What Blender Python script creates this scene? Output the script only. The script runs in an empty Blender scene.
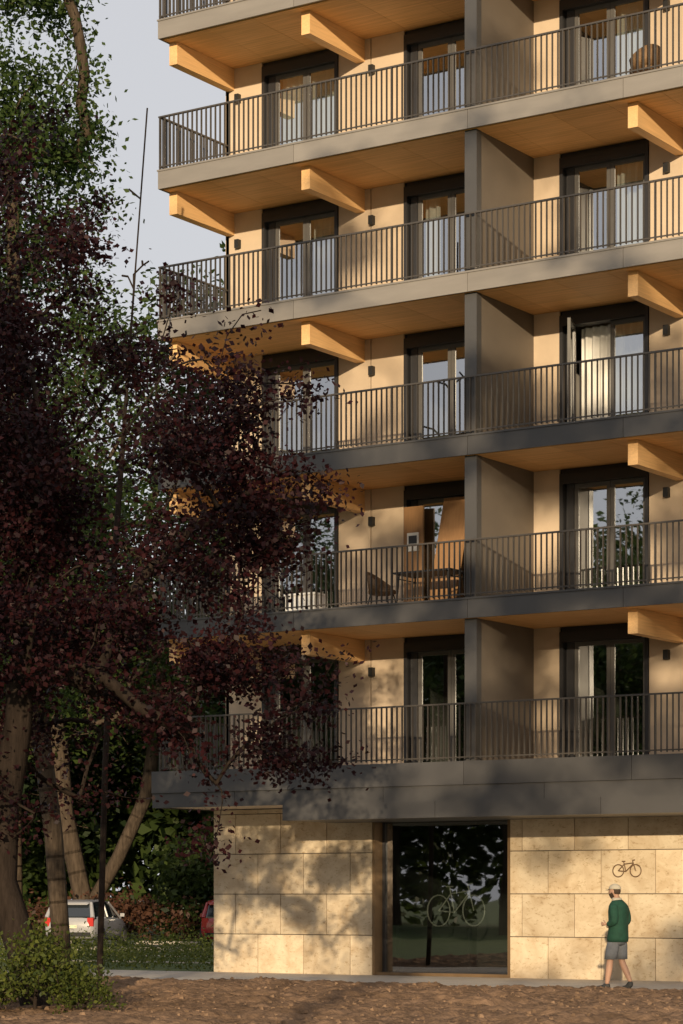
import bpy, bmesh, math, random
import numpy as np
from mathutils import Vector, noise, Matrix
import time
T0=time.time()
scene=bpy.context.scene
R=math.radians

# ------------------------------------------------------------------ materials
def new_mat(name):
    m=bpy.data.materials.new(name); m.use_nodes=True
    nt=m.node_tree; nt.nodes.clear()
    return m,nt,nt.nodes,nt.links

def mat_basic(name,col,rough=0.6,metal=0.0,var=0.15,scale=3.0,stretch=(1,1,1),bump=0.0,bscale=30,tone_amt=0.0,detail=4,spec=0.4,col2=None):
    m,nt,N,L=new_mat(name)
    out=N.new('ShaderNodeOutputMaterial'); p=N.new('ShaderNodeBsdfPrincipled')
    p.inputs['Roughness'].default_value=rough; p.inputs['Metallic'].default_value=metal
    p.inputs['Specular IOR Level'].default_value=spec
    tc=N.new('ShaderNodeTexCoord'); mp=N.new('ShaderNodeMapping'); mp.inputs['Scale'].default_value=stretch
    L.new(tc.outputs['Object'],mp.inputs['Vector'])
    nz=N.new('ShaderNodeTexNoise'); nz.inputs['Scale'].default_value=scale; nz.inputs['Detail'].default_value=detail
    nz.inputs['Roughness'].default_value=0.65
    L.new(mp.outputs[0],nz.inputs['Vector'])
    cr=N.new('ShaderNodeValToRGB')
    a=[max(0,c*(1-var)) for c in col]; b=[min(1,c*(1+var)) for c in (col2 or col)]
    cr.color_ramp.elements[0].position=0.3; cr.color_ramp.elements[0].color=(*a,1)
    cr.color_ramp.elements[1].position=0.7; cr.color_ramp.elements[1].color=(*b,1)
    L.new(nz.outputs['Fac'],cr.inputs[0])
    c=cr.outputs[0]
    if tone_amt>0:
        at=N.new('ShaderNodeAttribute'); at.attribute_name='tone'
        mr=N.new('ShaderNodeMapRange'); mr.inputs[3].default_value=1-tone_amt; mr.inputs[4].default_value=1+tone_amt
        L.new(at.outputs['Fac'],mr.inputs[0])
        mx=N.new('ShaderNodeVectorMath'); mx.operation='SCALE'
        L.new(c,mx.inputs[0]); L.new(mr.outputs[0],mx.inputs['Scale']); c=mx.outputs[0]
    L.new(c,p.inputs['Base Color'])
    if bump>0:
        n2=N.new('ShaderNodeTexNoise'); n2.inputs['Scale'].default_value=bscale; n2.inputs['Detail'].default_value=6
        L.new(mp.outputs[0],n2.inputs['Vector'])
        b=N.new('ShaderNodeBump'); b.inputs['Strength'].default_value=bump; b.inputs['Distance'].default_value=0.02
        L.new(n2.outputs['Fac'],b.inputs['Height']); L.new(b.outputs[0],p.inputs['Normal'])
    L.new(p.outputs[0],out.inputs[0])
    return m

def mat_leaf(name,dark,light,trans=0.35,tr_col=None,rough=0.5):
    m,nt,N,L=new_mat(name)
    out=N.new('ShaderNodeOutputMaterial'); p=N.new('ShaderNodeBsdfPrincipled')
    p.inputs['Roughness'].default_value=rough; p.inputs['Specular IOR Level'].default_value=0.22
    at=N.new('ShaderNodeAttribute'); at.attribute_name='tone'
    cr=N.new('ShaderNodeValToRGB')
    cr.color_ramp.elements[0].color=(*dark,1); cr.color_ramp.elements[1].color=(*light,1)
    L.new(at.outputs['Fac'],cr.inputs[0]); L.new(cr.outputs[0],p.inputs['Base Color'])
    t=N.new('ShaderNodeBsdfTranslucent')
    if tr_col: t.inputs[0].default_value=(*tr_col,1)
    else: L.new(cr.outputs[0],t.inputs[0])
    mx=N.new('ShaderNodeMixShader'); mx.inputs[0].default_value=trans
    L.new(p.outputs[0],mx.inputs[1]); L.new(t.outputs[0],mx.inputs[2]); L.new(mx.outputs[0],out.inputs[0])
    return m

def mat_glass(name,tint=(0.75,0.8,0.78),ior=1.75,rough=0.01,base=0.12):
    m,nt,N,L=new_mat(name)
    out=N.new('ShaderNodeOutputMaterial'); tr=N.new('ShaderNodeBsdfTransparent'); tr.inputs[0].default_value=(*tint,1)
    g=N.new('ShaderNodeBsdfGlossy'); g.inputs['Roughness'].default_value=rough; g.inputs[0].default_value=(0.95,0.97,1,1)
    f=N.new('ShaderNodeFresnel'); f.inputs[0].default_value=ior
    tc=N.new('ShaderNodeTexCoord'); nz=N.new('ShaderNodeTexNoise'); nz.inputs['Scale'].default_value=0.9; nz.inputs['Detail'].default_value=0
    b=N.new('ShaderNodeBump'); b.inputs['Strength'].default_value=0.12; b.inputs['Distance'].default_value=0.02
    L.new(tc.outputs['Object'],nz.inputs['Vector']); L.new(nz.outputs['Fac'],b.inputs['Height']); L.new(b.outputs[0],g.inputs['Normal'])
    mu=N.new('ShaderNodeMath'); mu.operation='MULTIPLY_ADD'; mu.inputs[1].default_value=1.3; mu.inputs[2].default_value=base; mu.use_clamp=True
    L.new(f.outputs[0],mu.inputs[0])
    mx=N.new('ShaderNodeMixShader'); L.new(mu.outputs[0],mx.inputs[0]); L.new(tr.outputs[0],mx.inputs[1]); L.new(g.outputs[0],mx.inputs[2])
    L.new(mx.outputs[0],out.inputs[0]); return m

M_fascia=mat_basic('fascia_metal',(0.23,0.21,0.188),rough=0.45,var=0.09,scale=1.2,stretch=(0.5,1,3),tone_amt=0.10,spec=0.5)
M_fascia_shade_pier=mat_basic('shaded_fascia_and_pier_metal',(0.068,0.066,0.066),rough=0.45,var=0.08,scale=1.2,tone_amt=0.12)  # fascia metal darkened to paint in lower-floor shade; also the charcoal pier metal
M_rail=mat_basic('railing_metal',(0.062,0.054,0.047),rough=0.4,var=0.05,spec=0.5)
M_soffit=mat_basic('clt_soffit',(0.76,0.42,0.15),rough=0.6,var=0.14,scale=2.2,stretch=(0.35,9,1),tone_amt=0.08,col2=(0.82,0.48,0.20))
M_beam=mat_basic('glulam_beam',(0.80,0.50,0.23),rough=0.55,var=0.12,scale=3,stretch=(8,0.5,14),tone_amt=0.05)
M_wall=mat_basic('wall_panel',(0.56,0.445,0.325),rough=0.7,var=0.07,scale=1.5,tone_amt=0.09,bump=0.1,bscale=60)
M_div=mat_basic('divider_panel',(0.15,0.125,0.10),rough=0.6,var=0.06,scale=1.5,tone_amt=0.05)
M_frame=mat_basic('window_frame',(0.03,0.03,0.033),rough=0.4,var=0.05)
M_sash=mat_basic('window_sash',(0.10,0.095,0.09),rough=0.4,var=0.05)
M_deck=mat_basic('deck_concrete',(0.60,0.51,0.40),rough=0.8,var=0.1,scale=2)
M_room=mat_basic('room_plaster',(0.36,0.34,0.31),rough=0.9,var=0.03)
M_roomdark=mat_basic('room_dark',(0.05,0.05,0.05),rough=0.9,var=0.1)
M_curtain=mat_basic('curtain_fabric',(0.76,0.75,0.72),rough=0.9,var=0.03,scale=8)
M_stonegap=mat_basic('stone_joint',(0.10,0.08,0.06),rough=0.9,var=0.1)
M_bronze=mat_basic('bronze_frame',(0.20,0.13,0.07),rough=0.4,var=0.1,metal=0.3)
M_glass=mat_glass('window_glass',base=0.38)
M_glass2=mat_glass('shop_glass',tint=(0.50,0.54,0.51),ior=1.5,base=0.22)
M_black=mat_basic('black_metal',(0.02,0.02,0.02),rough=0.5,var=0.05)
M_white=mat_basic('white_paint',(0.75,0.75,0.73),rough=0.5,var=0.04)
M_ply=mat_basic('plywood',(0.28,0.155,0.07),rough=0.6,var=0.12,scale=4,stretch=(6,6,0.6))

def mat_stone():
    m,nt,N,L=new_mat('travertine')
    out=N.new('ShaderNodeOutputMaterial'); p=N.new('ShaderNodeBsdfPrincipled'); p.inputs['Roughness'].default_value=0.75
    p.inputs['Specular IOR Level'].default_value=0.25
    tc=N.new('ShaderNodeTexCoord')
    at=N.new('ShaderNodeAttribute'); at.attribute_name='tone'
    off=N.new('ShaderNodeVectorMath'); off.operation='SCALE'; off.inputs[0].default_value=(37,21,53)
    L.new(at.outputs['Fac'],off.inputs['Scale'])
    ad=N.new('ShaderNodeVectorMath'); L.new(tc.outputs['Object'],ad.inputs[0]); L.new(off.outputs[0],ad.inputs[1])
    n1=N.new('ShaderNodeTexNoise'); n1.inputs['Scale'].default_value=2.2; n1.inputs['Detail'].default_value=7; n1.inputs['Roughness'].default_value=0.6
    n1.inputs['Distortion'].default_value=0.6
    L.new(ad.outputs[0],n1.inputs['Vector'])
    cr=N.new('ShaderNodeValToRGB'); e=cr.color_ramp.elements
    e[0].position=0.3; e[0].color=(0.46,0.35,0.225,1); e[1].position=0.68; e[1].color=(0.66,0.56,0.41,1)
    x=cr.color_ramp.elements.new(0.5); x.color=(0.58,0.475,0.335,1)
    L.new(n1.outputs['Fac'],cr.inputs[0])
    mp=N.new('ShaderNodeMapping'); mp.inputs['Scale'].default_value=(6,6,11); L.new(ad.outputs[0],mp.inputs['Vector'])
    n2=N.new('ShaderNodeTexNoise'); n2.inputs['Scale'].default_value=1.6; n2.inputs['Detail'].default_value=8; n2.inputs['Roughness'].default_value=0.75
    L.new(mp.outputs[0],n2.inputs['Vector'])
    c2=N.new('ShaderNodeValToRGB'); c2.color_ramp.elements[0].position=0.34; c2.color_ramp.elements[0].color=(0.62,0.55,0.45,1)
    c2.color_ramp.elements[1].position=0.46; c2.color_ramp.elements[1].color=(1,1,1,1)
    L.new(n2.outputs['Fac'],c2.inputs[0])
    mx=N.new('ShaderNodeMix'); mx.data_type='RGBA'; mx.blend_type='MULTIPLY'; mx.inputs[0].default_value=1
    L.new(cr.outputs[0],mx.inputs[6]); L.new(c2.outputs[0],mx.inputs[7])
    mr=N.new('ShaderNodeMapRange'); mr.inputs[3].default_value=0.86; mr.inputs[4].default_value=1.10; L.new(at.outputs['Fac'],mr.inputs[0])
    sc=N.new('ShaderNodeVectorMath'); sc.operation='SCALE'; L.new(mx.outputs[2],sc.inputs[0]); L.new(mr.outputs[0],sc.inputs['Scale'])
    L.new(sc.outputs[0],p.inputs['Base Color'])
    b=N.new('ShaderNodeBump'); b.inputs['Strength'].default_value=0.3; b.inputs['Distance'].default_value=0.01
    L.new(n2.outputs['Fac'],b.inputs['Height']); L.new(b.outputs[0],p.inputs['Normal'])
    L.new(p.outputs[0],out.inputs[0]); return m
M_stone=mat_stone()

# ------------------------------------------------------------------ mesh helpers
class MB:
    def __init__(s): s.v=[];s.f=[];s.m=[];s.t=[]
    def box(s,x0,x1,y0,y1,z0,z1,m=0,t=0.5):
        if x0>x1:x0,x1=x1,x0
        if y0>y1:y0,y1=y1,y0
        if z0>z1:z0,z1=z1,z0
        n=len(s.v)
        s.v+=[(x0,y0,z0),(x1,y0,z0),(x1,y1,z0),(x0,y1,z0),(x0,y0,z1),(x1,y0,z1),(x1,y1,z1),(x0,y1,z1)]
        for q in ((0,3,2,1),(4,5,6,7),(0,1,5,4),(1,2,6,5),(2,3,7,6),(3,0,4,7)):
            s.f.append(tuple(n+i for i in q)); s.m.append(m); s.t.append(t)
    def poly(s,pts,m=0,t=0.5):
        n=len(s.v); s.v+=[tuple(p) for p in pts]; s.f.append(tuple(range(n,n+len(pts)))); s.m.append(m); s.t.append(t)
    def tube(s,a,b,ra,rb=None,k=8,m=0,t=0.5,cap=True):
        rb=ra if rb is None else rb
        a=Vector(a);b=Vector(b);d=(b-a).normalized()
        u=d.orthogonal().normalized(); w=d.cross(u); n=len(s.v)
        for c,r in ((a,ra),(b,rb)):
            for i in range(k):
                an=2*math.pi*i/k; s.v.append(tuple(c+u*math.cos(an)*r+w*math.sin(an)*r))
        for i in range(k):
            j=(i+1)%k; s.f.append((n+i,n+j,n+k+j,n+k+i)); s.m.append(m); s.t.append(t)
        if cap:
            s.f.append(tuple(n+i for i in reversed(range(k)))); s.m.append(m); s.t.append(t)
            s.f.append(tuple(n+k+i for i in range(k))); s.m.append(m); s.t.append(t)
    def path(s,pts,r,k=6,m=0):
        for a,b in zip(pts[:-1],pts[1:]): s.tube(a,b,r,r,k,m)
    def ring(s,c,rad,r,axis='y',n=24,k=6,m=0):
        pts=[]
        for i in range(n+1):
            a=2*math.pi*i/n; ca,sa=math.cos(a)*rad,math.sin(a)*rad
            pts.append(Vector(c)+(Vector((ca,0,sa)) if axis=='y' else Vector((0,ca,sa)) if axis=='x' else Vector((ca,sa,0))))
        s.path(pts,r,k,m)
    def loft(s,rings,m=0,t=0.5,cap=True,close=True):
        n=len(s.v); k=len(rings[0])
        for r_ in rings: s.v+=[tuple(p) for p in r_]
        for a in range(len(rings)-1):
            for i in range(k):
                j=(i+1)%k; s.f.append((n+a*k+i,n+a*k+j,n+(a+1)*k+j,n+(a+1)*k+i)); s.m.append(m); s.t.append(t)
        if cap:
            s.f.append(tuple(n+i for i in reversed(range(k)))); s.m.append(m); s.t.append(t)
            e=n+(len(rings)-1)*k; s.f.append(tuple(e+i for i in range(k))); s.m.append(m); s.t.append(t)
    def finish(s,name,mats,parent=None,smooth=False):
        me=bpy.data.meshes.new(name); me.from_pydata(s.v,[],s.f)
        for q in mats: me.materials.append(q)
        me.polygons.foreach_set('material_index',s.m)
        a=me.attributes.new('tone','FLOAT','FACE'); a.data.foreach_set('value',s.t)
        if smooth: me.polygons.foreach_set('use_smooth',[True]*len(s.f))
        me.update()
        o=bpy.data.objects.new(name,me); scene.collection.objects.link(o)
        if parent: o.parent=parent
        return o
def empty(name,loc=(0,0,0),rz=0):
    e=bpy.data.objects.new(name,None); e.location=loc; e.rotation_euler=(0,0,rz); scene.collection.objects.link(e); return e

def fast_mesh(name,verts,quads,mats,midx,tone):
    me=bpy.data.meshes.new(name)
    nv=len(verts); nf=len(quads)
    me.vertices.add(nv); me.vertices.foreach_set('co',verts.astype(np.float32).ravel())
    me.loops.add(nf*4); me.loops.foreach_set('vertex_index',quads.astype(np.int32).ravel())
    me.polygons.add(nf); me.polygons.foreach_set('loop_start',np.arange(0,nf*4,4,dtype=np.int32))
    for q in mats: me.materials.append(q)
    me.polygons.foreach_set('material_index',midx.astype(np.int32))
    a=me.attributes.new('tone','FLOAT','FACE'); a.data.foreach_set('value',tone.astype(np.float32))
    me.update(calc_edges=True); me.validate()
    return me

# ------------------------------------------------------------------ trees
def leaf_quads(rng,cent,size,tone,aspect=0.6,flat=0.5):
    n=len(cent)
    a=rng.normal(size=(n,3)); a[:,2]*=flat; a/=np.linalg.norm(a,axis=1)[:,None]
    b=rng.normal(size=(n,3)); b[:,2]*=flat; b-=a*(a*b).sum(1)[:,None]; b/=np.linalg.norm(b,axis=1)[:,None]+1e-9
    s=(size*(0.6+0.8*rng.random(n)))[:,None]
    v=np.stack([cent-a*s*0.5,cent+b*s*aspect*0.5-a*s*0.05,cent+a*s*0.5,cent-b*s*aspect*0.5-a*s*0.05],1).reshape(-1,3)
    q=np.arange(n*4).reshape(n,4)
    return v,q
def grow_tree(name,trunk,tips,mats,seed=0,step=0.45,r_tip=0.012,expo=0.46,leaves=50,spread=0.35,lsize=0.1,flat=0.5,aspect=0.6,along=0.5,tone_base=None,minr=0.0,up=0.3):
    rng=np.random.default_rng(seed)
    pos=[np.array(trunk[0],float)]; par=[-1]
    for i in range(1,len(trunk)):
        a=np.array(trunk[i-1],float); b=np.array(trunk[i],float); k=max(1,int(np.linalg.norm(b-a)/0.5))
        for j in range(1,k+1):
            pos.append(a+(b-a)*j/k); par.append(len(pos)-2)
    ntr=len(pos); first=max(1,int(ntr*0.35))
    base=np.array(trunk[max(0,len(trunk)//2)],float)
    order=np.argsort(np.linalg.norm(tips-base,axis=1)*(0.8+0.4*rng.random(len(tips))))
    P=np.zeros((60000,3)); P[:len(pos)]=pos; n=len(pos)
    par=par+[0]*(60000-len(par))
    tipnodes=[]
    for ti in order:
        t=tips[ti]
        d=np.linalg.norm(P[first:n]-t,axis=1)+up*np.maximum(0,P[first:n,2]-t[2]+0.2)
        k=first+int(np.argmin(d)); a=P[k].copy()
        L=np.linalg.norm(t-a); m=max(1,int(math.ceil(L/step)))
        side=rng.normal(size=3)*L*0.08; side[2]+=L*0.07
        prev=k
        for j in range(1,m+1):
            f=j/m; q=a+(t-a)*f+side*math.sin(math.pi*f)+rng.normal(size=3)*0.03*step
            P[n]=q; par[n]=prev; prev=n; n+=1
        tipnodes.append((prev,a,t))
    cnt=np.zeros(n)
    for k,_,_ in tipnodes: cnt[k]+=1
    for i in range(n-1,0,-1): cnt[par[i]]+=cnt[i]
    rad=np.maximum(r_tip*np.maximum(cnt,1)**expo,minr)
    idx=np.arange(1,n); pa=np.array(par[1:n])
    A=P[pa]; B=P[idx]; rb=rad[idx]; ra=np.minimum(rad[pa],rb*1.22)
    D=B-A; ln=np.linalg.norm(D,axis=1); ln[ln<1e-6]=1e-6; D/=ln[:,None]
    h=np.where(np.abs(D[:,2:3])<0.9,np.array([[0,0,1.]]),np.array([[1.,0,0]]))
    U=np.cross(D,h); U/=np.linalg.norm(U,axis=1)[:,None]+1e-9; W=np.cross(D,U)
    V=[];Q=[];off=0
    for sel,K in ((rb>0.05,8),(rb<=0.05,4)):
        a=A[sel];b=B[sel]+D[sel]*rb[sel][:,None]*0.3;u=U[sel];w=W[sel];r0=ra[sel];r1=rb[sel]; m=len(a)
        if m==0: continue
        an=np.arange(K)*2*math.pi/K
        ring=lambda c,r:(c[:,None,:]+u[:,None,:]*(np.cos(an)[None,:,None]*r[:,None,None])+w[:,None,:]*(np.sin(an)[None,:,None]*r[:,None,None]))
        vv=np.concatenate([ring(a,r0),ring(b,r1)],1)
        V.append(vv.reshape(-1,3))
        i=np.arange(K); j=(i+1)%K
        q=np.stack([i,j,K+j,K+i],1)[None]+(np.arange(m)*2*K)[:,None,None]+off
        Q.append(q.reshape(-1,4)); off+=m*2*K
    nb=sum(len(q) for q in Q)
    if leaves>0:
        C=[];TN=[]
        for k,a,t in tipnodes:
            m=max(3,int(leaves*(0.5+rng.random())))
            f=1-along*rng.random(m)
            c=a+(t-a)*f[:,None]+rng.normal(size=(m,3))*spread*np.array([1,1,0.7])
            C.append(c)
            tb=rng.random()
            TN.append(np.clip(0.35*tb+0.65*rng.random(m)**1.3,0,1))
        C=np.concatenate(C);TN=np.concatenate(TN)
        v,q=leaf_quads(rng,C,lsize,None,aspect,flat)
        V.append(v);Q.append(q+off)
        tone=np.concatenate([np.full(nb,0.5),TN]); mi=np.concatenate([np.zeros(nb),np.ones(len(q))])
    else:
        tone=np.full(nb,0.5); mi=np.zeros(nb)
    return fast_mesh(name,np.concatenate(V),np.concatenate(Q),mats,mi,tone)
def crown_tips(rng,n,c,rad,thr=-0.1,nscale=0.35,shell=0.45,seed=0,rough=0.3,zmin=None):
    out=[]; c=np.array(c,float); rad=np.array(rad,float); k=0
    while len(out)<n and k<n*60:
        k+=1
        d=rng.normal(size=3); d/=np.linalg.norm(d)
        rr=rng.random()**shell
        amp=1+rough*noise.noise(Vector(d*1.7)+Vector((seed*3.1,seed,0)))*1.6+0.08*rng.normal()
        p=c+d*rad*rr*amp
        if zmin is not None and p[2]<zmin: continue
        if noise.noise(Vector(p*nscale)+Vector((seed*7.3,0,seed*1.7)))<thr: continue
        out.append(p)
    return np.array(out)
def place(name,me,loc,rz=0,s=1.0):
    o=bpy.data.objects.new(name,me); o.location=loc; o.rotation_euler=(0,0,rz); o.scale=(s,s,s); scene.collection.objects.link(o); return o
def leaf_mass(name,x0,x1,y0,y1,h,n,mat,size,seed,clump=0.4,per=30,hvar=0.35):
    rng=np.random.default_rng(seed); C=[];TN=[]
    for i in range(n):
        x=x0+(x1-x0)*rng.random(); y=y0+(y1-y0)*rng.random()
        top=h*(1+hvar*2*noise.noise(Vector((x*0.25,y*0.25,seed)))+0.3*hvar*noise.noise(Vector((x*1.1,y*1.1,seed))))
        z=top*rng.random()**0.6
        c=np.array([x,y,z])+rng.normal(size=(per,3))*clump; c[:,2]=np.abs(c[:,2])
        C.append(c); TN.append(np.clip(0.5*rng.random()+0.5*rng.random(per)-0.1+0.2*z/h,0,1))
    C=np.concatenate(C);TN=np.concatenate(TN); v,q=leaf_quads(rng,C,size,None,0.6,0.8)
    me=fast_mesh(name,v,q,[mat],np.zeros(len(q)),TN); return place(name,me,(0,0,0))

M_bark=mat_basic('bark_dark',(0.026,0.019,0.015),rough=0.95,var=0.4,scale=5,stretch=(3,3,0.6),bump=0.6,bscale=12,spec=0.1)
M_bark2=mat_basic('bark_brown',(0.07,0.052,0.037),rough=0.95,var=0.45,scale=5,stretch=(3,3,0.5),bump=0.9,bscale=10,spec=0.1)
M_purple=mat_leaf('purple_leaves',(0.006,0.003,0.005),(0.045,0.010,0.012),0.3)
M_green=mat_leaf('green_leaves',(0.018,0.038,0.010),(0.085,0.12,0.028),0.4)
M_green2=mat_leaf('light_green_leaves',(0.018,0.042,0.011),(0.09,0.135,0.034),0.45)
M_dkgreen=mat_leaf('dark_green_leaves',(0.008,0.018,0.007),(0.032,0.052,0.017),0.3)
M_hedge=mat_leaf('hedge_leaves',(0.014,0.030,0.009),(0.08,0.115,0.028),0.4)
M_redshrub=mat_leaf('reddish_shrub_leaves',(0.04,0.02,0.012),(0.13,0.06,0.035),0.3)
M_bush=mat_leaf('bush_leaves',(0.03,0.05,0.012),(0.14,0.16,0.03),0.4)

rng=np.random.default_rng(5)
tr=[(0.25,0.1,-0.1),(0.0,0,0.9),(-0.3,-0.1,1.8),(-0.35,0,2.8),(-0.15,0.1,4.0),(0,0,6.0)]
tips=np.concatenate([
 crown_tips(rng,760,(-0.9,-0.2,7.1),(4.1,4.3,4.8),thr=-0.03,nscale=0.55,shell=0.55,seed=2,rough=0.3,zmin=2.6),
 crown_tips(rng,80,(2.3,1.4,4.9),(1.8,1.7,2.7),thr=0.0,nscale=0.8,seed=4,zmin=2.0),
 crown_tips(rng,55,(2.9,1.8,7.4),(1.5,1.3,1.5),thr=0.0,nscale=0.8,seed=5),
])
me=grow_tree('purple_maple_tree',tr,tips,[M_bark,M_purple],seed=3,step=0.35,r_tip=0.0075,expo=0.50,leaves=115,spread=0.21,lsize=0.078,flat=0.8,aspect=0.75,along=0.8)
place('purple_maple_tree',me,(-22.4,26.1,0))

def tall_tips(rng,n,H,z0,rmax,seed):
    out=[]
    while len(out)<n:
        z=z0+(H-z0)*rng.random()
        f=(z-z0)/(H-z0); r=rmax*(1-f**1.8)*(0.35+0.65*min(1,f*4+0.3))
        an=rng.random()*2*math.pi; rr=r*rng.random()**0.5*(1+0.35*noise.noise(Vector((math.cos(an)*1.5,math.sin(an)*1.5,z*0.5+seed))))
        p=np.array([rr*math.cos(an),rr*math.sin(an),z])
        if noise.noise(Vector(p*0.45)+Vector((seed,0,0)))<-0.08: continue
        out.append(p)
    return np.array(out)
me=grow_tree('birch_tree',[(1.0,0.6,-0.1),(0.8,0.5,3),(0.4,0.2,7),(0,0.1,12),(0,0,20)],tall_tips(rng,760,28,6,3.4,3),[M_bark2,M_green2],seed=8,step=0.6,r_tip=0.010,leaves=95,spread=0.34,lsize=0.13,flat=0.9,along=0.7)
place('birch_tree',me,(-37.2,43.0,0))
E=empty('forked_tree',(-56.0,68.4,0)); E.scale=(1.42,1.42,1.42)
tips=crown_tips(rng,330,(-2.5,-1.4,11),(4.5,4.5,6.0),thr=-0.1,nscale=0.3,seed=9,zmin=4.2)
m1=grow_tree('stem_a',[(0,0,-0.1),(0.05,0,1.2),(-0.35,-0.2,3.2),(-0.5,-0.3,5.5),(-1.0,-0.6,9)],tips,[M_bark2,M_green],seed=12,step=0.6,r_tip=0.013,expo=0.5,leaves=60,spread=0.5,lsize=0.17,along=0.6)
tips=crown_tips(rng,300,(2.4,1.4,10.5),(4.0,4.5,6.8),thr=-0.1,nscale=0.3,seed=10,zmin=3.4)
m2=grow_tree('stem_b',[(0.1,0,-0.1),(0.25,0.1,0.9),(0.8,0.5,2.1),(1.35,0.9,3.6),(1.6,1.1,5.5),(1.7,1.2,9)],tips,[M_bark2,M_green],seed=13,step=0.6,r_tip=0.010,expo=0.5,leaves=60,spread=0.5,lsize=0.17,along=0.6)
for n_,m_ in (('stem_a',m1),('stem_b',m2)):
    o=place(n_,m_,(0,0,0)); o.parent=E
gen=[]
for s,(H,rad,mt) in enumerate([(11.5,(5.5,5.5,6.5),M_green),(10.5,(5.0,5.5,6.0),M_dkgreen),(12,(5.0,4.8,7.0),M_green)]):
    tips=crown_tips(rng,380,(0,0,H),rad,thr=-0.13,nscale=0.3,seed=20+s,zmin=3.5)
    gen.append(grow_tree('deciduous_tree_%d'%s,[(0,0,-0.1),(0.1,0,3),(0,0.1,7),(0,0,11)],tips,[M_bark2,mt],seed=30+s,step=0.7,r_tip=0.013,leaves=50,spread=0.6,lsize=0.30,along=0.6))
def gt(k,x,y,rz,s): place('deciduous_tree',gen[k],(x,y,0),rz,s)
gt(0,-45,72,0.4,1.0); gt(1,-50,76,1.9,1.1); gt(2,-40,60,2.5,0.95); gt(1,-62,72,2.9,1.1)
rr=random.Random(4)
for i in range(18):
    a=R(24+ i*1.3+ rr.uniform(-.5,.5)); d=rr.uniform(100,125)
    gt(rr.randrange(3),-math.sin(a)*d,math.cos(a)*d,rr.uniform(0,6),rr.uniform(0.8,1.1))
for (x,y,k,s) in [(-48,-8,0,1.0),(-56,-14,2,1.1),(-63,-6,2,1.0),(-52,-24,2,1.15),(-62,-28,0,1.2),(-70,-18,1,1.1),(-42,-20,0,0.95),(-74,-34,2,1.2),(-44,-36,0,1.1),(-80,-8,0,1.1),(-60,-44,1,1.1),(-76,-52,0,1.1),(-90,-30,1,1.2)]:
    gt(k,x,y,rr.uniform(0,6),s)
leaf_mass('park_hedge',-125,-25,-52,-44,10.5,1500,M_green,0.8,61,1.0,26,0.15)
# trees toward the sun, throwing dappled shade on the lower storeys
def shade_mesh(seed):
    r=np.random.default_rng(seed); out=[]
    def band(z0,z1,w,dens,thr):
        n=int((z1-z0)*2*w*dens); c=0; k=0
        while c<n and k<n*30:
            k+=1
            an=r.random()*2*math.pi; q=w*r.random()**0.5
            x,y,z=q*math.cos(an),q*math.sin(an),z0+(z1-z0)*r.random()
            if noise.noise(Vector(((.883*x+.469*y)*0.55,z*0.62,seed*3.7)))<thr: continue
            out.append([x,y,z]); c+=1
    band(8.0,12.4,3.8,0.55,0.12); band(12.4,19.6,4.1,1.7,-0.12); band(19.6,23.5,3.7,0.75,0.08); band(23.5,27.5,3.2,0.25,0.15)
    return grow_tree('poplar_tree',[(0,0,-0.1),(0.1,0,5),(0,0.1,12),(0,0,21)],np.array(out),[M_bark2,M_green],seed=seed,step=0.7,r_tip=0.013,leaves=60,spread=0.30,lsize=0.24,along=0.3,flat=1)
sh=[shade_mesh(101),shade_mesh(102)]
for (x,y,k,rz) in [(-8.0,-7,0,0),(-0.5,-6.5,1,0),(6.8,-7,0,0.15),(13.5,-6,1,0.1),(20.5,-7,0,0)]:
    place('poplar_tree',sh[k],(x,y,0),rz)
rng2=np.random.default_rng(11)
tips=crown_tips(rng2,26,(0.4,0.25,11.2),(0.9,0.9,4.2),thr=-1,seed=3)
me=grow_tree('bare_tree',[(0,0,-0.1),(0.1,0.05,4),(0.25,0.15,8),(0.55,0.35,13),(0.75,0.5,16.4)],tips,[M_bark],seed=5,step=0.4,r_tip=0.013,leaves=0,up=1.2,minr=0.02)
place('bare_tree',me,(-29.35,36.4,0))
leaf_mass('hedge',-95,-44,79,85,8.5,1500,M_hedge,0.6,62,0.8,30)
leaf_mass('dark_hedge',-52,-44,67.5,69.5,2.9,260,M_hedge,0.24,63,0.4,40)
leaf_mass('shrub_border',-66,-40,67.0,68.2,1.25,300,M_redshrub,0.18,64,0.3,36)
leaf_mass('lawn_grass',-62,-31.6,43,57.4,0.10,3200,M_bush,0.07,65,0.28,16)
def bush(name,loc,h,w,n,mat,seed,ls=0.08):
    r=np.random.default_rng(seed); t=[]
    for _ in range(n):
        an=r.random()*6.283; q=w*r.random()**0.6; t.append([q*math.cos(an),q*math.sin(an),h*(0.25+0.75*r.random())*(1-0.5*(q/w)**2)])
    me=grow_tree(name,[(0,0,-0.05),(0,0,0.15),(0.03,0,0.4)],np.array(t),[M_bark,mat],seed=seed,step=0.15,r_tip=0.004,leaves=26,spread=0.09,lsize=ls,flat=0.9,along=0.8)
    return place(name,me,loc)
bush('leafy_bush',(-21.15,24.9,0.08),1.2,0.62,110,M_bush,71,0.07)
bush('leafy_bush',(-22.0,24.6,0.05),0.8,0.5,60,M_bush,72,0.07)
bush('leafy_bush',(-24.6,29.5,0.05),0.6,0.6,50,M_bush,73,0.07)
bush('leafy_bush',(-22.9,27.0,0.05),0.7,0.6,50,M_bush,74,0.07)
bush('leafy_bush',(-20.55,25.2,0.08),0.6,0.4,40,M_bush,75,0.06)

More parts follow.
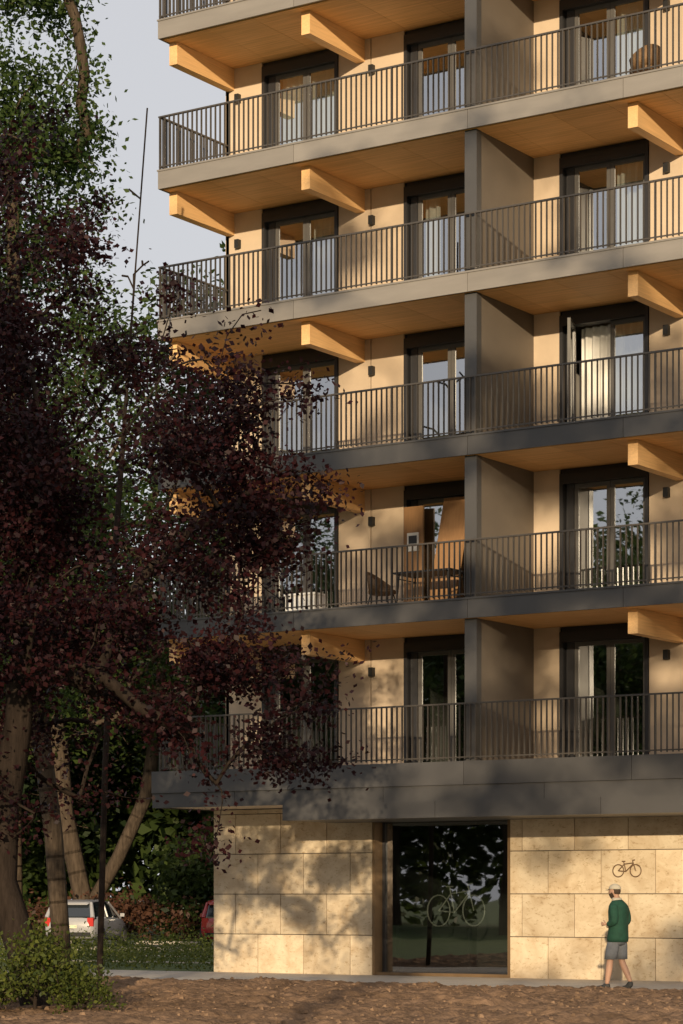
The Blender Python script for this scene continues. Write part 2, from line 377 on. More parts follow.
# ------------------------------------------------------------------ building
B=empty('apartment_building')
XL,XR=-30.85,-9.0
YF,YW,YS=40.15,42.5,42.0
FL=[4.13+3.06*i for i in range(8)]
FH=0.36
rb=random.Random(2)
beamsX=[-30.72,-27.45,-20.28,-16.9,-13.3]
divX=[(-23.68,-23.42),(-16.6,-16.35)]
wins=[(-29.9,-28.0),(-26.4,-24.5),(-22.85,-20.95),(-19.4,-17.5),(-15.6,-13.7),(-12.0,-10.1)]
slab=MB(); soff=MB(); beams=MB(); walls=MB(); div=MB(); rail=MB(); fr=MB(); gl=MB(); cur=MB(); room=MB(); lamp=MB()
for i,z in enumerate(FL):
    slab.box(XL+0.04,XR,YF+0.04,YW+6.5,z-FH+0.03,z-0.012,1)
    if i>0:
        seg=[XL,-27.5,-23.55,-20.3,-16.5,-13,XR]
        mi=2 if i<=2 else 0  # lower fascias take the darker copy, tree shade put into the colour
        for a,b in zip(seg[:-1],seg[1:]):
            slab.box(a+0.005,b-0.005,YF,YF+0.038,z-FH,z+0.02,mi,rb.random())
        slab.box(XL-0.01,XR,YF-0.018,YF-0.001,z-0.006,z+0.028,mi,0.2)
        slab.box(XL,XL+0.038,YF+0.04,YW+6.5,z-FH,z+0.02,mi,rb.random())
        w=1.12; x=XL+0.05
        while x<XR:
            soff.box(x,min(x+w,XR)-0.006,YF+0.12,YW+0.3,z-FH+0.004,z-FH+0.028,0,rb.random()); x+=w
        for bx in beamsX:
            beams.box(bx-0.10,bx+0.10,YF+0.35,YW+0.05,z-FH-0.45,z-FH,0,rb.random())
    else:
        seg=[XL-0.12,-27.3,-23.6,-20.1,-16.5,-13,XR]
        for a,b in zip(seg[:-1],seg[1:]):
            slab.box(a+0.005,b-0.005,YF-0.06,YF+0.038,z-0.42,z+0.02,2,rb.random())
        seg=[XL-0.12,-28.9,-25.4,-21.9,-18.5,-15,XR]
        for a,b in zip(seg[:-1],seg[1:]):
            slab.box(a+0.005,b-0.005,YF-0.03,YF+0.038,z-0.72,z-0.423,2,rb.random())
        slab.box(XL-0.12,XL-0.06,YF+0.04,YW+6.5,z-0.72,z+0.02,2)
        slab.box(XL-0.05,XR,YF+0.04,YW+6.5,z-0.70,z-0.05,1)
        x=-27.7
        for b in [-24.2,-20.7,-17.2,-13.7,XR]:
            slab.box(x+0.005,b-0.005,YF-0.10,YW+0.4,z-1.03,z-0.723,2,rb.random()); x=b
    if i==7: break
    zt=FL[i+1]-FH
    head=zt-0.10
    edges=[XL]+[e for w_ in wins for e in w_]+[XR]
    for k in range(0,len(edges),2):
        a,b=edges[k],edges[k+1]
        walls.box(a+0.02,b-0.02,YW+0.05,YW+0.30,z-0.01,zt+0.02,1)
        n=2 if b-a>1.2 else 1
        for j in range(n):
            walls.box(a+(b-a)*j/n+0.012,a+(b-a)*(j+1)/n-0.012,YW,YW+0.048,z,zt+0.003,0,rb.random())
    for wi,(a,b) in enumerate(wins):
        walls.box(a,b,YW+0.06,YW+0.3,head,zt+0.01,2)
        y0,y1=YW-0.03,YW+0.22
        fr.box(a,a+0.07,y0,y1,z,head,0); fr.box(b-0.07,b,y0,y1,z,head,0)
        fr.box(a+0.07,b-0.07,y0,y1,head-0.20,head,0); fr.box(a+0.07,b-0.07,YW+0.06,y1,z,z+0.06,0)
        s0=a+0.10; s1=b-0.09; ztp=head-0.20
        fr.box(s0,s0+0.16,YW+0.08,YW+0.18,z+0.06,ztp,0)
        s0+=0.165; mid=(s0+s1)/2
        for (p,q) in ((s0,mid-0.004),(mid+0.004,s1)):
            if i==2 and wi==2 and p==s0:      # one leaf of this pair stands open into the balcony
                L_=q-p; ang=R(70); hx,hy=p,YW+0.10
                ex,ey=hx+L_*math.cos(ang),hy-L_*math.sin(ang)
                def pt(u,zz): return (hx+(ex-hx)*u,hy+(ey-hy)*u,zz)
                for (u0,u1,d0,d1) in ((0,.09,z+.06,ztp),(.91,1,z+.06,ztp),(.09,.91,ztp-.08,ztp),(.09,.91,z+.06,z+.15)):
                    nx_,ny_=math.sin(ang)*.03,math.cos(ang)*.03
                    ringA=[(pt(u,d0)[0]+sx*nx_,pt(u,d0)[1]+sx*ny_,d0) for u,sx in ((u0,-1),(u1,-1),(u1,1),(u0,1))]
                    ringB=[(q_[0],q_[1],d1) for q_ in ringA]
                    fr.loft([ringA,ringB],1)
                gl.poly([pt(.09,z+.15),pt(.91,z+.15),pt(.91,ztp-.08),pt(.09,ztp-.08)])
                continue
            for (c0,c1,d0,d1) in ((p,p+0.075,z+0.06,ztp),(q-0.075,q,z+0.06,ztp),(p+0.075,q-0.075,ztp-0.08,ztp),(p+0.075,q-0.075,z+0.06,z+0.15)):
                fr.box(c0,c1,YW+0.10,YW+0.165,d0,d1,1)
            gy=YW+0.13
            gl.poly([(p+0.075,gy,z+0.15),(q-0.075,gy,z+0.15),(q-0.075,gy,ztp-0.08),(p+0.075,gy,ztp-0.08)])
        mode=rb.random()
        ranges=[]
        if i>=2:
            if mode<0.30: ranges=[(s0,s0+0.35),(s1-0.4,s1)]
            elif mode<0.55: ranges=[(mid,s1)]
            elif mode<0.72: ranges=[(s0,s1)]
        for (p,q) in ranges:
            n=int((q-p)/0.03)
            pts=[(p+(q-p)*t/n, YW+0.38+0.045*math.sin(t*1.15+rb.random()*0.5)) for t in range(n+1)]
            for t in range(n):
                cur.poly([(*pts[t],z+0.03),(*pts[t+1],z+0.03),(*pts[t+1],ztp),(*pts[t],ztp)],0,rb.random())
    room.box(XL+0.1,XR,YW+5.5,YW+5.7,z,zt)
    for px in (-30.75,-27.3,-23.6,-20.2,-16.5,-13):
        room.box(px-0.06,px+0.06,YW+0.31,YW+5.5,z,zt)
    walls.box(XL,XL+0.09,YW+0.0,YW+6.5,z-0.0,zt,0)
    for (a,b) in divX:
        div.box(a,b,YF+0.12,YF+0.30,z,zt+0.003,0)
        div.box(a+0.02,b-0.01,YF+0.303,YW,z,zt+0.003,1)
    for lx in (-27.15,-20.55,-30.5):
        lamp.box(lx-0.05,lx+0.05,YW-0.11,YW,z+1.95,z+2.13)
    ry=YF+0.03; top=z+1.12
    rail.box(XL+0.01,XR,ry-0.03,ry+0.03,top-0.03,top); rail.box(XL+0.01,XR,ry-0.01,ry+0.01,z+0.085,z+0.11)
    x=XL+0.04; j=0
    while x<XR:
        if j%16==0: rail.box(x-0.011,x+0.011,ry-0.03,ry+0.03,z+0.02,top-0.03)
        else: rail.box(x-0.007,x+0.007,ry-0.024,ry+0.024,z+0.06,top-0.03)
        x+=0.116; j+=1
    rx=XL+0.04
    rail.box(rx-0.03,rx+0.03,ry+0.03,YW,top-0.03,top); rail.box(rx-0.01,rx+0.01,ry+0.03,YW,z+0.085,z+0.11)
    y=ry+0.1
    while y<YW-0.03:
        rail.box(rx-0.024,rx+0.024,y-0.006,y+0.006,z+0.06,top-0.03); y+=0.116
slab.finish('balcony_slabs',[M_fascia,M_deck,M_fascia_shade_pier],B)
soff.finish('timber_soffits',[M_soffit],B); beams.finish('glulam_beams',[M_beam],B)
walls.finish('walls',[M_wall,M_roomdark,M_frame],B); div.finish('balcony_dividers',[M_fascia_shade_pier,M_div],B)
rail.finish('railings',[M_rail],B); fr.finish('window_frames',[M_frame,M_sash],B); gl.finish('window_panes',[M_glass],B)
cur.finish('curtains',[M_curtain],B); room.finish('interior_walls',[M_room],B); lamp.finish('wall_lamps',[M_black],B)
st=MB()
rowh=0.83
def stone_run(x0,x1,offs):
    st.box(x0+0.02,x1-0.02,YS+0.04,YS+0.40,0.0,3.42,1)
    for r_ in range(5):
        z0=r_*rowh; z1=min(3.42,z0+rowh)
        if z1-z0<0.05: continue
        x=x0-(1.14*(0.5 if r_%2 else 0.0)+offs)
        while x<x1:
            a=max(x,x0); b=min(x+1.14,x1)
            if b-a>0.05: st.box(a+0.008,b-0.008,YS,YS+0.038,z0+0.008+(0.02 if r_==0 else 0),z1-0.008,0,rb.random())
            x+=1.14
stone_run(-30.8,-26.85,0.0); stone_run(-23.68,XR,0.3)
for r_ in range(5):
    z0=r_*rowh; z1=min(3.42,z0+rowh)
    if z1-z0<0.05: continue
    yy=YS+0.042
    while yy<YW+6.4:
        st.box(-30.818,-30.782,yy,yy+1.136,z0+0.024,z1-0.004,0,rb.random()); yy+=1.14
st.box(-26.85,-26.80,YS+0.01,YS+0.45,0,3.3,2); st.box(-23.74,-23.682,YS+0.01,YS+0.45,0,3.3,2)
st.box(-26.80,-23.74,YS+0.05,YS+0.45,0.0,0.09,2); st.box(-26.80,-23.74,YS+0.15,YS+0.45,3.10,3.3,3)
st.box(-26.80,-26.74,YS+0.30,YS+0.40,0.09,3.10,3); st.box(-23.80,-23.74,YS+0.30,YS+0.40,0.09,3.10,3)
st.finish('stone_base',[M_stone,M_stonegap,M_bronze,M_frame],B)
g=MB(); g.poly([(-26.74,YS+0.35,0.09),(-23.80,YS+0.35,0.09),(-23.80,YS+0.35,3.10),(-26.74,YS+0.35,3.10)]); g.finish('shop_window_pane',[M_glass2],B)
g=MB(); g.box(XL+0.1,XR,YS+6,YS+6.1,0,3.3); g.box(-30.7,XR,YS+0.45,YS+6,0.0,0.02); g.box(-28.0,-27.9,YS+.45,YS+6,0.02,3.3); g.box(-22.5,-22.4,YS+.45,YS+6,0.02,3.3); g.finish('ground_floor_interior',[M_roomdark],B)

def bicycle_shape(mb,r=0.33,t=0.02,ax=1.0,m=0):
    s=r/0.33
    W1=(-0.52*s,0,r); W2=(0.52*s,0,r); BB=(-0.06*s,0,r-0.04*s); SE=(-0.2*s,0,r+0.5*s); HD=(0.36*s,0,r+0.48*s)
    mb.ring(W1,r,t,'y',22,5,m); mb.ring(W2,r,t,'y',22,5,m)
    for a,b in ((W1,BB),(W1,(-0.16*s,0,r+0.36*s)),(BB,SE),(BB,(0.38*s,0,r+0.38*s)),((-0.16*s,0,r+0.36*s),(0.37*s,0,r+0.42*s)),(W2,HD),((-0.3*s,0,r+0.51*s),(-0.1*s,0,r+0.51*s)),(HD,(0.33*s,0,r+0.56*s)),((0.33*s,0,r+0.56*s),(0.48*s,0,r+0.58*s))):
        mb.tube(a,b,t,t,5,m)
M_rust=mat_basic('sign_bronze',(0.12,0.07,0.035),rough=0.6,var=0.2)
g=MB(); bicycle_shape(g,0.115,0.011); o=g.finish('bicycle_sign',[M_rust]); o.location=(-21.15,YS-0.012,1.98)
g=MB(); bicycle_shape(g,0.33,0.016)
M_bike=mat_basic('bike_paint',(0.40,0.41,0.40),rough=0.4,var=0.1)
mo=g.finish('bicycle',[M_bike]); mo.location=(-24.15,YS+1.9,0.98); mo.rotation_euler=(0,0,R(80))
o=place('bicycle',mo.data,(-26.9,YS+3.4,0.98),R(75)); 
g=MB()
for x in (-27.0,-24.2): 
    g.box(x-0.03,x+0.03,YS+1.2,YS+4.2,0.92,0.98); g.box(x-0.03,x+0.03,YS+1.2,YS+1.28,0.02,0.92); g.box(x-0.03,x+0.03,YS+4.1,YS+4.2,0.02,0.92)
g.finish('bicycle_rack',[M_frame])

# ---------------------------------------------------------------- balcony things
M_rattan=mat_basic('rattan',(0.20,0.12,0.06),rough=0.7,var=0.3,scale=30)
def armchair(name,loc,rz,mat,leg=M_black):
    e=empty(name,loc,rz)
    g=MB(); n=10
    ringsI=[];
    for k in range(n+1):
        a=R(-100+200*k/n)
        x=-math.cos(a)*0.29; y=math.sin(a)*0.31
        h=0.62+0.22*math.cos(a)
        ringsI.append([(x*0.8,y*0.85,0.40),(x*1.0,y,h),(x*1.08,y*1.08,h),(x*0.88,y*0.93,0.38)])
    g.loft(ringsI); g.finish('backrest',[mat],e,True)
    g=MB(); g.loft([[(math.cos(i*math.pi/6)*r,math.sin(i*math.pi/6)*r,zz) for i in range(12)] for r,zz in ((0.24,0.38),(0.28,0.40),(0.28,0.45),(0.22,0.47))]); g.finish('seat',[mat],e,True)
    g=MB()
    for sx in (-1,1):
        for sy in (-1,1): g.tube((sx*0.17,sy*0.17,0.40),(sx*0.25,sy*0.25,0.0),0.014,0.011,6)
    g.finish('legs',[leg],e); return e
armchair('rattan_chair',(-26.2,41.35,FL[1]),R(10),M_rattan)
armchair('lounge_chair',(-20.4,41.2,FL[4]),R(160),M_rattan)
e=empty('balcony_table',(-25.1,41.4,FL[1]))
g=MB(); g.box(-0.65,0.65,-0.38,0.38,0.71,0.745); g.finish('table_top',[M_frame],e)
g=MB()
for sx in (-1,1):
    for sy in (-1,1): g.tube((sx*0.55,sy*0.3,0.71),(sx*0.6,sy*0.34,0),0.018,0.014,6)
    g.tube((sx*0.57,-0.3,0.62),(sx*0.57,0.3,0.62),0.012,0.012,6)
g.finish('table_legs',[M_black],e)
g=MB()
g.poly([(-25.62,42.05,FL[1]),(-25.02,42.05,FL[1]),(-24.82,42.42,FL[1]+2.35),(-25.42,42.42,FL[1]+2.35)]); g.poly([(-25.6,42.09,FL[1]),(-25.4,42.46,FL[1]+2.35),(-24.8,42.46,FL[1]+2.35),(-25.0,42.09,FL[1])])
g.poly([(-25.02,42.05,FL[1]),(-25.0,42.09,FL[1]),(-24.8,42.46,FL[1]+2.35),(-24.82,42.42,FL[1]+2.35)])
g.box(-26.35,-25.9,42.40,42.45,FL[1],FL[1]+2.25)
g.finish('plywood_boards',[M_ply])
g=MB(); g.box(-26.26,-25.99,42.375,42.398,FL[1]+1.35,FL[1]+1.72,0); g.box(-26.22,-26.03,42.369,42.374,FL[1]+1.5,FL[1]+1.66,1); g.finish('notice_board',[M_white,M_frame])
g=MB(); g.box(-28.35,-27.65,41.1,41.5,FL[1]+0.08,FL[1]+0.46); g.box(-28.38,-27.62,41.07,41.53,FL[1]+0.46,FL[1]+0.50)
for sx in (-28.3,-27.72):
    g.box(sx,sx+0.04,41.12,41.16,FL[1],FL[1]+0.08); g.box(sx,sx+0.04,41.44,41.48,FL[1],FL[1]+0.08)
g.finish('storage_bench',[M_white])

# ---------------------------------------------------------------- cars
def car_paint(name,col): return mat_basic(name,col,rough=0.25,var=0.03,spec=0.8)
M_cglass=mat_basic('car_glass',(0.02,0.025,0.03),rough=0.05,var=0.05,spec=1.0)
M_tail=mat_basic('tail_light',(0.45,0.02,0.015),rough=0.3,var=0.1)
M_rubber=mat_basic('tyre_rubber',(0.02,0.02,0.02),rough=0.8,var=0.1)
M_rim=mat_basic('wheel_rim',(0.4,0.4,0.4),rough=0.3,metal=0.8,var=0.05)
M_plate=mat_basic('number_plate',(0.7,0.65,0.45),rough=0.5,var=0.05)
def car(name,loc,rz,paint):
    e=empty(name,loc,rz)
    g=MB(); rings=[]
    for x,w,z0,z1 in ((-2.0,.66,.48,.80),(-1.97,.77,.34,.90),(-1.88,.83,.28,.95),(-1.4,.86,.24,.98),(-0.6,.87,.22,.97),(0.4,.87,.22,.94),(1.15,.86,.24,.90),(1.7,.80,.28,.78),(1.9,.72,.32,.70),(1.97,.60,.36,.62)):
        rings.append([(x,-w*.85,z0),(x,-w*.97,z0+.12),(x,-w*1.0,(z0+z1)/2),(x,-w*.98,z1-.14),(x,-w*.92,z1-.02),(x,-w*.5,z1+.01),(x,w*.5,z1+.01),(x,w*.92,z1-.02),(x,w*.98,z1-.14),(x,w,(z0+z1)/2),(x,w*.97,z0+.12),(x,w*.85,z0)])
    g.loft(rings); g.finish('body',[paint],e,True)
    g=MB(); rings=[]
    for x,w0,w1,zt in ((-1.93,.76,.70,0.97),(-1.74,.80,.63,1.34),(-1.58,.80,.62,1.42),(-0.5,.81,.64,1.47),(0.25,.81,.62,1.42),(0.75,.80,.66,1.14),(1.15,.78,.72,.92)):
        rings.append([(x,-w0,.88),(x,-w1,zt-.03),(x,-w1*.9,zt),(x,w1*.9,zt),(x,w1,zt-.03),(x,w0,.88)])
    g.loft(rings); g.finish('windows',[M_cglass],e)
    g=MB(); rings=[]
    for x,w1,zt in ((-1.86,.56,1.36),(-1.8,.60,1.40),(-1.6,.63,1.435),(-0.5,.65,1.475),(0.2,.63,1.43),(0.3,.6,1.40)):
        rings.append([(x,-w1,zt-.02),(x,-w1,zt+.005),(x,-w1*.8,zt+.03),(x,w1*.8,zt+.03),(x,w1,zt+.005),(x,w1,zt-.02)])
    g.loft(rings)
    for sy in (-1,1):
        g.tube((-1.93,sy*.76,.93),(-1.68,sy*.635,1.40),.075,.055,8); g.tube((.25,sy*.63,1.41),(1.15,sy*.77,.90),.035,.035,6); g.tube((-0.5,sy*.82,.95),(-0.5,sy*.655,1.46),.035,.03,6)
        g.loft([[(0.75,sy*.88,.95),(0.75,sy*1.02,.95),(0.75,sy*1.02,1.06),(0.75,sy*.88,1.06)],[(0.88,sy*.88,.97),(0.88,sy*.98,.97),(0.88,sy*.98,1.04),(0.88,sy*.88,1.04)]])
    g.finish('roof_and_pillars',[paint],e)
    g=MB()
    for sx in (-1.25,1.3):
        for sy in (-1,1):
            g.tube((sx,sy*.68,.32),(sx,sy*.885,.32),.32,.32,20,0); g.tube((sx,sy*.88,.32),(sx,sy*.895,.32),.20,.19,12,1)
    g.finish('wheels',[M_rubber,M_rim],e)
    g=MB()
    for sy in (-1,1): g.box(-1.995,-1.85,sy*.60,sy*.80,.66,.93,0)
    g.box(-2.02,-1.98,-.26,.26,.60,.70,1); g.box(-2.03,-1.9,-.70,.70,.34,.47,2)
    for sy in (-1,1): g.box(1.80,1.93,sy*.5,sy*.70,.60,.72,3)
    g.finish('lights_plate_bumper',[M_tail,M_plate,M_rubber,M_white],e)
    return e
car('silver_hatchback_car',(-51.2,62.9,0.01),R(90+22),car_paint('silver_paint',(0.34,0.34,0.35)))
car('red_car',(-46.7,64.6,0.01),R(90+33),car_paint('red_paint',(0.35,0.02,0.02)))

# ---------------------------------------------------------------- man
M_skin=mat_basic('skin',(0.42,0.25,0.175),rough=0.6,var=0.06)
M_jacket=mat_basic('green_jacket',(0.010,0.052,0.032),rough=0.85,var=0.25,scale=8,bump=0.4,bscale=9)
M_shorts=mat_basic('grey_shorts',(0.13,0.14,0.16),rough=0.9,var=0.15,scale=10,bump=0.3,bscale=12)
M_shoe=mat_basic('dark_shoe',(0.03,0.03,0.03),rough=0.7,var=0.1)
M_cap=mat_basic('cap_fabric',(0.42,0.38,0.30),rough=0.9,var=0.08)
M_hair=mat_basic('beard_hair',(0.05,0.032,0.02),rough=0.9,var=0.3,scale=40)
def skin_obj(name,V,Ed,Rd,mat,parent,sub=2):
    me=bpy.data.meshes.new(name); me.from_pydata(V,Ed,[]); me.materials.append(mat)
    o=bpy.data.objects.new(name,me); scene.collection.objects.link(o); o.parent=parent
    o.modifiers.new('skin','SKIN')
    bpy.context.view_layer.objects.active=o
    if not me.skin_vertices:
        try: bpy.ops.mesh.customdata_skin_add()
        except Exception as ex: pass
    sv=me.skin_vertices[0].data
    for i,r_ in enumerate(Rd):
        sv[i].radius=(r_,r_); sv[i].use_root=(i==0)
    o.modifiers['skin'].use_smooth_shade=True
    s=o.modifiers.new('sub','SUBSURF'); s.levels=sub; s.render_levels=sub
    return o
P=empty('walking_man',(-18.96,37.3,0.032),R(180)); P.scale=(1.02,1.02,1.02)
V=[(0,0,.93),(-.01,0,1.10),(-.01,0,1.28),(0.0,0,1.42),(0.025,0,1.53),(0.04,0,1.60),
   (0,.15,1.35),(-.07,.23,1.14),(.12,.17,1.08),
   (0,-.15,1.35),(-.06,-.23,1.14),(.13,-.15,1.05),
   (.01,.09,.87),(.09,.10,.50),(.11,.10,.34),(.15,.10,.09),
   (-.01,-.09,.87),(-.02,-.10,.49),(-.09,-.10,.34),(-.19,-.10,.13)]
Ed=[(0,1),(1,2),(2,3),(3,4),(4,5),(3,6),(6,7),(7,8),(3,9),(9,10),(10,11),(0,12),(12,13),(13,14),(14,15),(0,16),(16,17),(17,18),(18,19)]
Rd=[.10,.10,.11,.06,.055,.05,.045,.042,.028,.045,.042,.028,.080,.056,.060,.034,.080,.056,.060,.034]
skin_obj('body',V,Ed,Rd,M_skin,P)
def oval(cx,cz,rx,ry,n=20,cy=0,tilt=0):
    return [(cx+rx*math.cos(2*math.pi*i/n),cy+ry*math.sin(2*math.pi*i/n),cz+tilt*rx*math.cos(2*math.pi*i/n)) for i in range(n)]
g=MB(); g.loft([oval(0,.80,.165,.195),oval(0,.86,.172,.205),oval(-.01,1.0,.155,.190),oval(-.012,1.15,.153,.196),oval(-.015,1.29,.160,.212),oval(-.015,1.38,.148,.208),oval(-.008,1.43,.125,.170),oval(.0,1.47,.095,.110),oval(.01,1.50,.074,.078)])
g.finish('jacket',[M_jacket],P,True)
for sy,w in ((1,(.10,.175,1.085)),(-1,(.11,-.155,1.055))):
    skin_obj('sleeve_l' if sy>0 else 'sleeve_r',[(-.01,sy*.13,1.385),(-.02,sy*.19,1.355),(-.05,sy*.225,1.24),(-.075,sy*.235,1.13),(0.01,w[1]+sy*.03,w[2]+.02),w],[(0,1),(1,2),(2,3),(3,4),(4,5)],[.082,.088,.076,.070,.062,.054],M_jacket,P)
g=MB()
g.loft([oval(0,.94,.120,.150),oval(0,.86,.140,.165),oval(0.0,.80,.135,.165),oval(.005,.75,.11,.15)])
for sy,(kx,hx) in ((1,(.083,.02)),(-1,(-.02,-.005))):
    g.loft([oval(hx,.84,.105,.085,16,sy*.085),oval(hx+(kx-hx)*.3,.74,.112,.094,16,sy*.092),oval(hx+(kx-hx)*.65,.62,.104,.090,16,sy*.098),oval(kx,.515,.100,.088,16,sy*.10),oval(kx,.517,.070,.066,16,sy*.10)])
g.finish('shorts',[M_shorts],P,True)
for sy,an,tilt in ((.10,(.15,.10,.10),0),(-.10,(-.19,-.10,.14),1)):
    x,y,z_=an
    if tilt: vv=[(x,y,z_-.03),(x-.05,y,.105),(x+.06,y,.055),(x+.16,y,.034),(x+.01,y,z_+.03)]
    else: vv=[(x,y,.07),(x-.06,y,.045),(x+.08,y,.045),(x+.20,y,.036),(x,y,.12)]
    skin_obj('shoe_l' if sy>0 else 'shoe_r',vv,[(0,1),(0,2),(2,3),(0,4)],[.048,.044,.046,.036,.042],M_shoe,P)
def hand(name,w,side):
    w=Vector(w); f=Vector((.95,-.25*side,0.05)).normalized(); up=Vector((0,0,1)); s=Vector((-.25,-side,0)).normalized()
    vv=[w,w+f*.05,w+f*.09];ed=[(0,1),(1,2)];rd=[.024,.028,.026]
    for k,L in enumerate((.070,.080,.075,.058)):
        b=w+f*.085+up*(.028-.019*k); i0=len(vv)
        vv+= [b,b+f*L*.5+s*.012,b+f*L*.75+s*.045]; ed+=[(2,i0),(i0,i0+1),(i0+1,i0+2)]; rd+=[.009,.0085,.0075]
    b=w+f*.03+up*.028; i0=len(vv); vv+=[b,b+f*.035+up*.032+s*.01,b+f*.062+up*.036+s*.028]; ed+=[(1,i0),(i0,i0+1),(i0+1,i0+2)]; rd+=[.011,.010,.008]
    skin_obj(name,[tuple(q) for q in vv],ed,rd,M_skin,P,1)
hand('hand_l',(.12,.17,1.088),1); hand('hand_r',(.13,-.15,1.058),-1)
def ellip(c,r,n=16,m=10,fn=None):
    rings=[]
    for a in range(m+1):
        th=math.pi*a/m; rr_=max(0.02,math.sin(th)); zz=-math.cos(th)
        row=[]
        for k in range(n):
            ph=2*math.pi*k/n; p=[rr_*math.cos(ph),rr_*math.sin(ph),zz]
            if fn: p=fn(p)
            row.append((c[0]+p[0]*r[0],c[1]+p[1]*r[1],c[2]+p[2]*r[2]))
        rings.append(row)
    return rings
def headfn(p):
    x,y,z_=p
    if z_<0: y*=1-0.22*(-z_); x=x*(1-0.15*(-z_))+0.14*(-z_)
    return [x,y,z_]
H=(0.055,0,1.625)
g=MB(); g.loft(ellip(H,(.098,.078,.120),20,14,headfn))
g.loft([[(H[0]+.088,-.014,H[2]-.022),(H[0]+.088,.014,H[2]-.022),(H[0]+.090,.008,H[2]+.02),(H[0]+.090,-.008,H[2]+.02)],[(H[0]+.120,-.008,H[2]-.020),(H[0]+.120,.008,H[2]-.020),(H[0]+.100,.004,H[2]+.015),(H[0]+.100,-.004,H[2]+.015)]])
for sy in (-1,1): g.loft(ellip((H[0]-.008,sy*.079,H[2]-.002),(.019,.010,.031),8,6))
g.finish('head',[M_skin],P,True)
g=MB()
for sy in (-1,1): g.loft(ellip((H[0]+.084,sy*.032,H[2]+.004),(.010,.012,.008),8,6))
g.loft(ellip((H[0]+.097,0,H[2]-.056),(.010,.024,.005),8,6))
g.finish('eyes_and_mouth',[M_black],P,True)
def beardfn(p):
    x,y,z_=headfn(p); lim=-0.30 if x>0.55 else -0.30+0.32*min(1,(0.55-x)/0.5)
    if x<-0.05: lim=-0.62
    return [x,y,min(z_,lim)]
g=MB(); g.loft(ellip((H[0]+.004,0,H[2]-.006),(.103,.082,.126),20,14,beardfn)); g.finish('beard',[M_hair],P,True)
g=MB(); g.loft(ellip((H[0]-.018,0,H[2]+.012),(.086,.079,.085),18,10,lambda p:[min(p[0],0.05),p[1],max(p[2],-.75)])); g.finish('hair',[M_hair],P,True)
g=MB(); g.loft(ellip((H[0]-.004,0,H[2]+.042),(.106,.088,.090),20,12,lambda p:[p[0],p[1],max(p[2],-0.02)]))
n=10
A=[(H[0]+.085,-.072+.0144*i,H[2]+.046) for i in range(n+1)]; Bq=[(H[0]+.085+.085*math.sin(math.pi*(.12+.76*i/n)),-.062+.0124*i,H[2]+.028) for i in range(n+1)]
lo=[(a,b,c-.008) for a,b,c in A]; lb=[(a,b,c-.006) for a,b,c in Bq]
g.loft([[A[i],Bq[i],lb[i],lo[i]] for i in range(n+1)])
g.finish('cap',[M_cap],P,True)
g=MB(); g.loft([oval(.01,1.475,.092,.100),oval(.015,1.50,.082,.086),oval(.018,1.525,.076,.078),oval(.018,1.522,.066,.068)]); g.finish('collar',[M_cap],P,True)

# ------------------------------------------------------------------ ground
M_grass=mat_basic('grass_ground',(0.08,0.11,0.03),rough=0.95,var=0.4,scale=1.5,detail=8,bump=0.5,bscale=40)
M_pave=mat_basic('pavement_concrete',(0.44,0.39,0.33),rough=0.85,var=0.12,scale=1.3,detail=8,bump=0.2)
M_asph=mat_basic('asphalt',(0.10,0.10,0.098),rough=0.9,var=0.2,scale=2,detail=8)
M_soil=mat_basic('soil',(0.20,0.128,0.08),rough=1.0,var=0.45,scale=3,detail=12,bump=1.0,bscale=22,spec=0.05)
g=MB(); g.poly([(-700,-700,0),(700,-700,0),(700,700,0),(-700,700,0)]); g.finish('ground',[M_grass])
g=MB()
x=-60
while x<0:
    y=37.0
    for k in range(6):
        g.box(x+0.004,x+1.496,y+0.004,y+0.83,-0.05,0.03,0,rb.random()); y+=0.834
    x+=1.5
g.finish('pavement',[M_pave])
g=MB(); g.box(-120,60,58,66,-0.05,0.008); g.finish('road',[M_asph])
g=MB(); g.box(-120,60,57.7,58,-0.05,0.12); g.box(-120,60,66,66.3,-0.05,0.12); g.finish('road_kerb',[M_pave])
g=MB()
for k in range(2): g.box(-80,-31.5,48+k*5,48.8+k*5,-0.05,0.012)
g.finish('grass_paver_path',[M_pave])
nx,ny=520,320; xs=np.linspace(-32,-8,nx); ys=np.linspace(20,36.95,ny)
V=[];
def soil_h(xv,yv):
    h=0.10+0.10*noise.noise(Vector((xv*0.5,yv*0.5,0)))+0.07*noise.noise(Vector((xv*2,yv*2,3)))+0.05*noise.noise(Vector((xv*6,yv*6,5)))+0.030*noise.noise(Vector((xv*14,yv*14,9)))
    return max(0.006,h*min(1,(37-yv)/0.8))
for yv in ys:
    for xv in xs: V.append((xv,yv,soil_h(xv,yv)))
V=np.array(V); i,j=np.meshgrid(np.arange(nx-1),np.arange(ny-1)); a=(j*nx+i).ravel()
Q=np.stack([a,a+1,a+nx+1,a+nx],1)
me=fast_mesh('soil_bed',V,Q,[M_soil],np.zeros(len(Q)),np.full(len(Q),0.5)); me.polygons.foreach_set('use_smooth',[True]*len(Q))
place('soil_bed',me,(0,0,0))
r3=random.Random(8); g=MB()
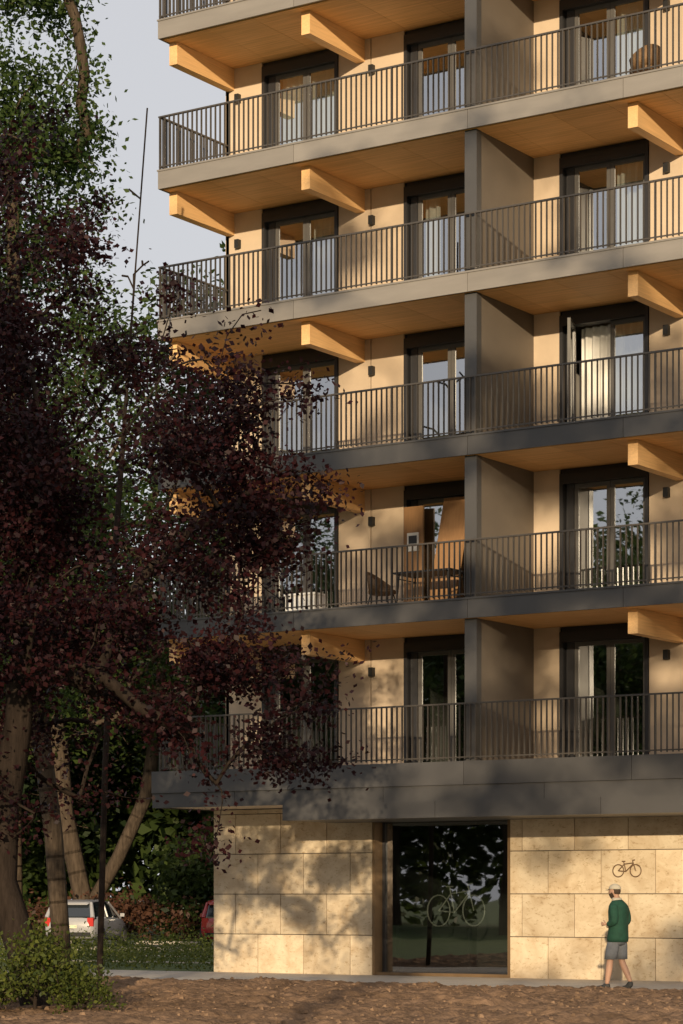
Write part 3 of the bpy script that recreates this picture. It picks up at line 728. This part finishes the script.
for _ in range(5000):
    x=r3.uniform(-27,-11); y=r3.uniform(23,37.0); s=0.010+0.035*r3.random()**4; z=soil_h(x,y)
    pts=[Vector((x+s*r3.uniform(.7,1.3)*math.cos(k*1.256),y+s*r3.uniform(.7,1.3)*math.sin(k*1.256),z-0.01)) for k in range(5)]
    top=[Vector((x+(p.x-x)*.6,y+(p.y-y)*.6,z+s*r3.uniform(.4,.9))) for p in pts]
    g.loft([pts,top],t=r3.random())
M_clod=mat_basic('soil_clods',(0.19,0.125,0.08),rough=1,var=0.3,tone_amt=0.3,spec=0.05)
g.finish('soil_clods',[M_clod])

# ------------------------------------------------------------------ light, sky, camera
EL,AZ=9.0,152.0
w=bpy.data.worlds.new('World'); scene.world=w; w.use_nodes=True
nt=w.node_tree; nt.nodes.clear()
o=nt.nodes.new('ShaderNodeOutputWorld'); bg=nt.nodes.new('ShaderNodeBackground'); sk=nt.nodes.new('ShaderNodeTexSky')
sk.sky_type='NISHITA'; sk.sun_disc=False; sk.sun_elevation=R(EL); sk.sun_rotation=R(AZ); sk.dust_density=2.0; sk.air_density=1.0
mx=nt.nodes.new('ShaderNodeMix'); mx.data_type='RGBA'; mx.inputs[0].default_value=0.85; mx.inputs[7].default_value=(5.35,5.3,5.5,1)
bg.inputs[1].default_value=0.13
nt.links.new(sk.outputs[0],mx.inputs[6]); nt.links.new(mx.outputs[2],bg.inputs[0]); nt.links.new(bg.outputs[0],o.inputs[0])
sl=bpy.data.lights.new('sun','SUN'); sl.energy=5.0; sl.angle=R(0.45); sl.color=(1,0.79,0.52)
so=bpy.data.objects.new('sun',sl); scene.collection.objects.link(so)
ts=Vector((math.sin(R(AZ))*math.cos(R(EL)),math.cos(R(AZ))*math.cos(R(EL)),math.sin(R(EL))))
so.rotation_euler=ts.to_track_quat('Z','Y').to_euler(); so.location=(0,-20,40)
cam=bpy.data.cameras.new('camera'); co=bpy.data.objects.new('camera',cam); scene.collection.objects.link(co)
cam.sensor_fit='VERTICAL'; cam.sensor_height=36; cam.lens=2480/1024*36; cam.shift_y=(897-512)/1024
cam.clip_end=3000; co.location=(0,0,1.6); co.rotation_euler=(R(90),0,R(33.3)); scene.camera=co
scene.view_settings.view_transform='Standard'; scene.view_settings.look='None'; scene.view_settings.exposure=0
print('BUILD TIME',time.time()-T0)
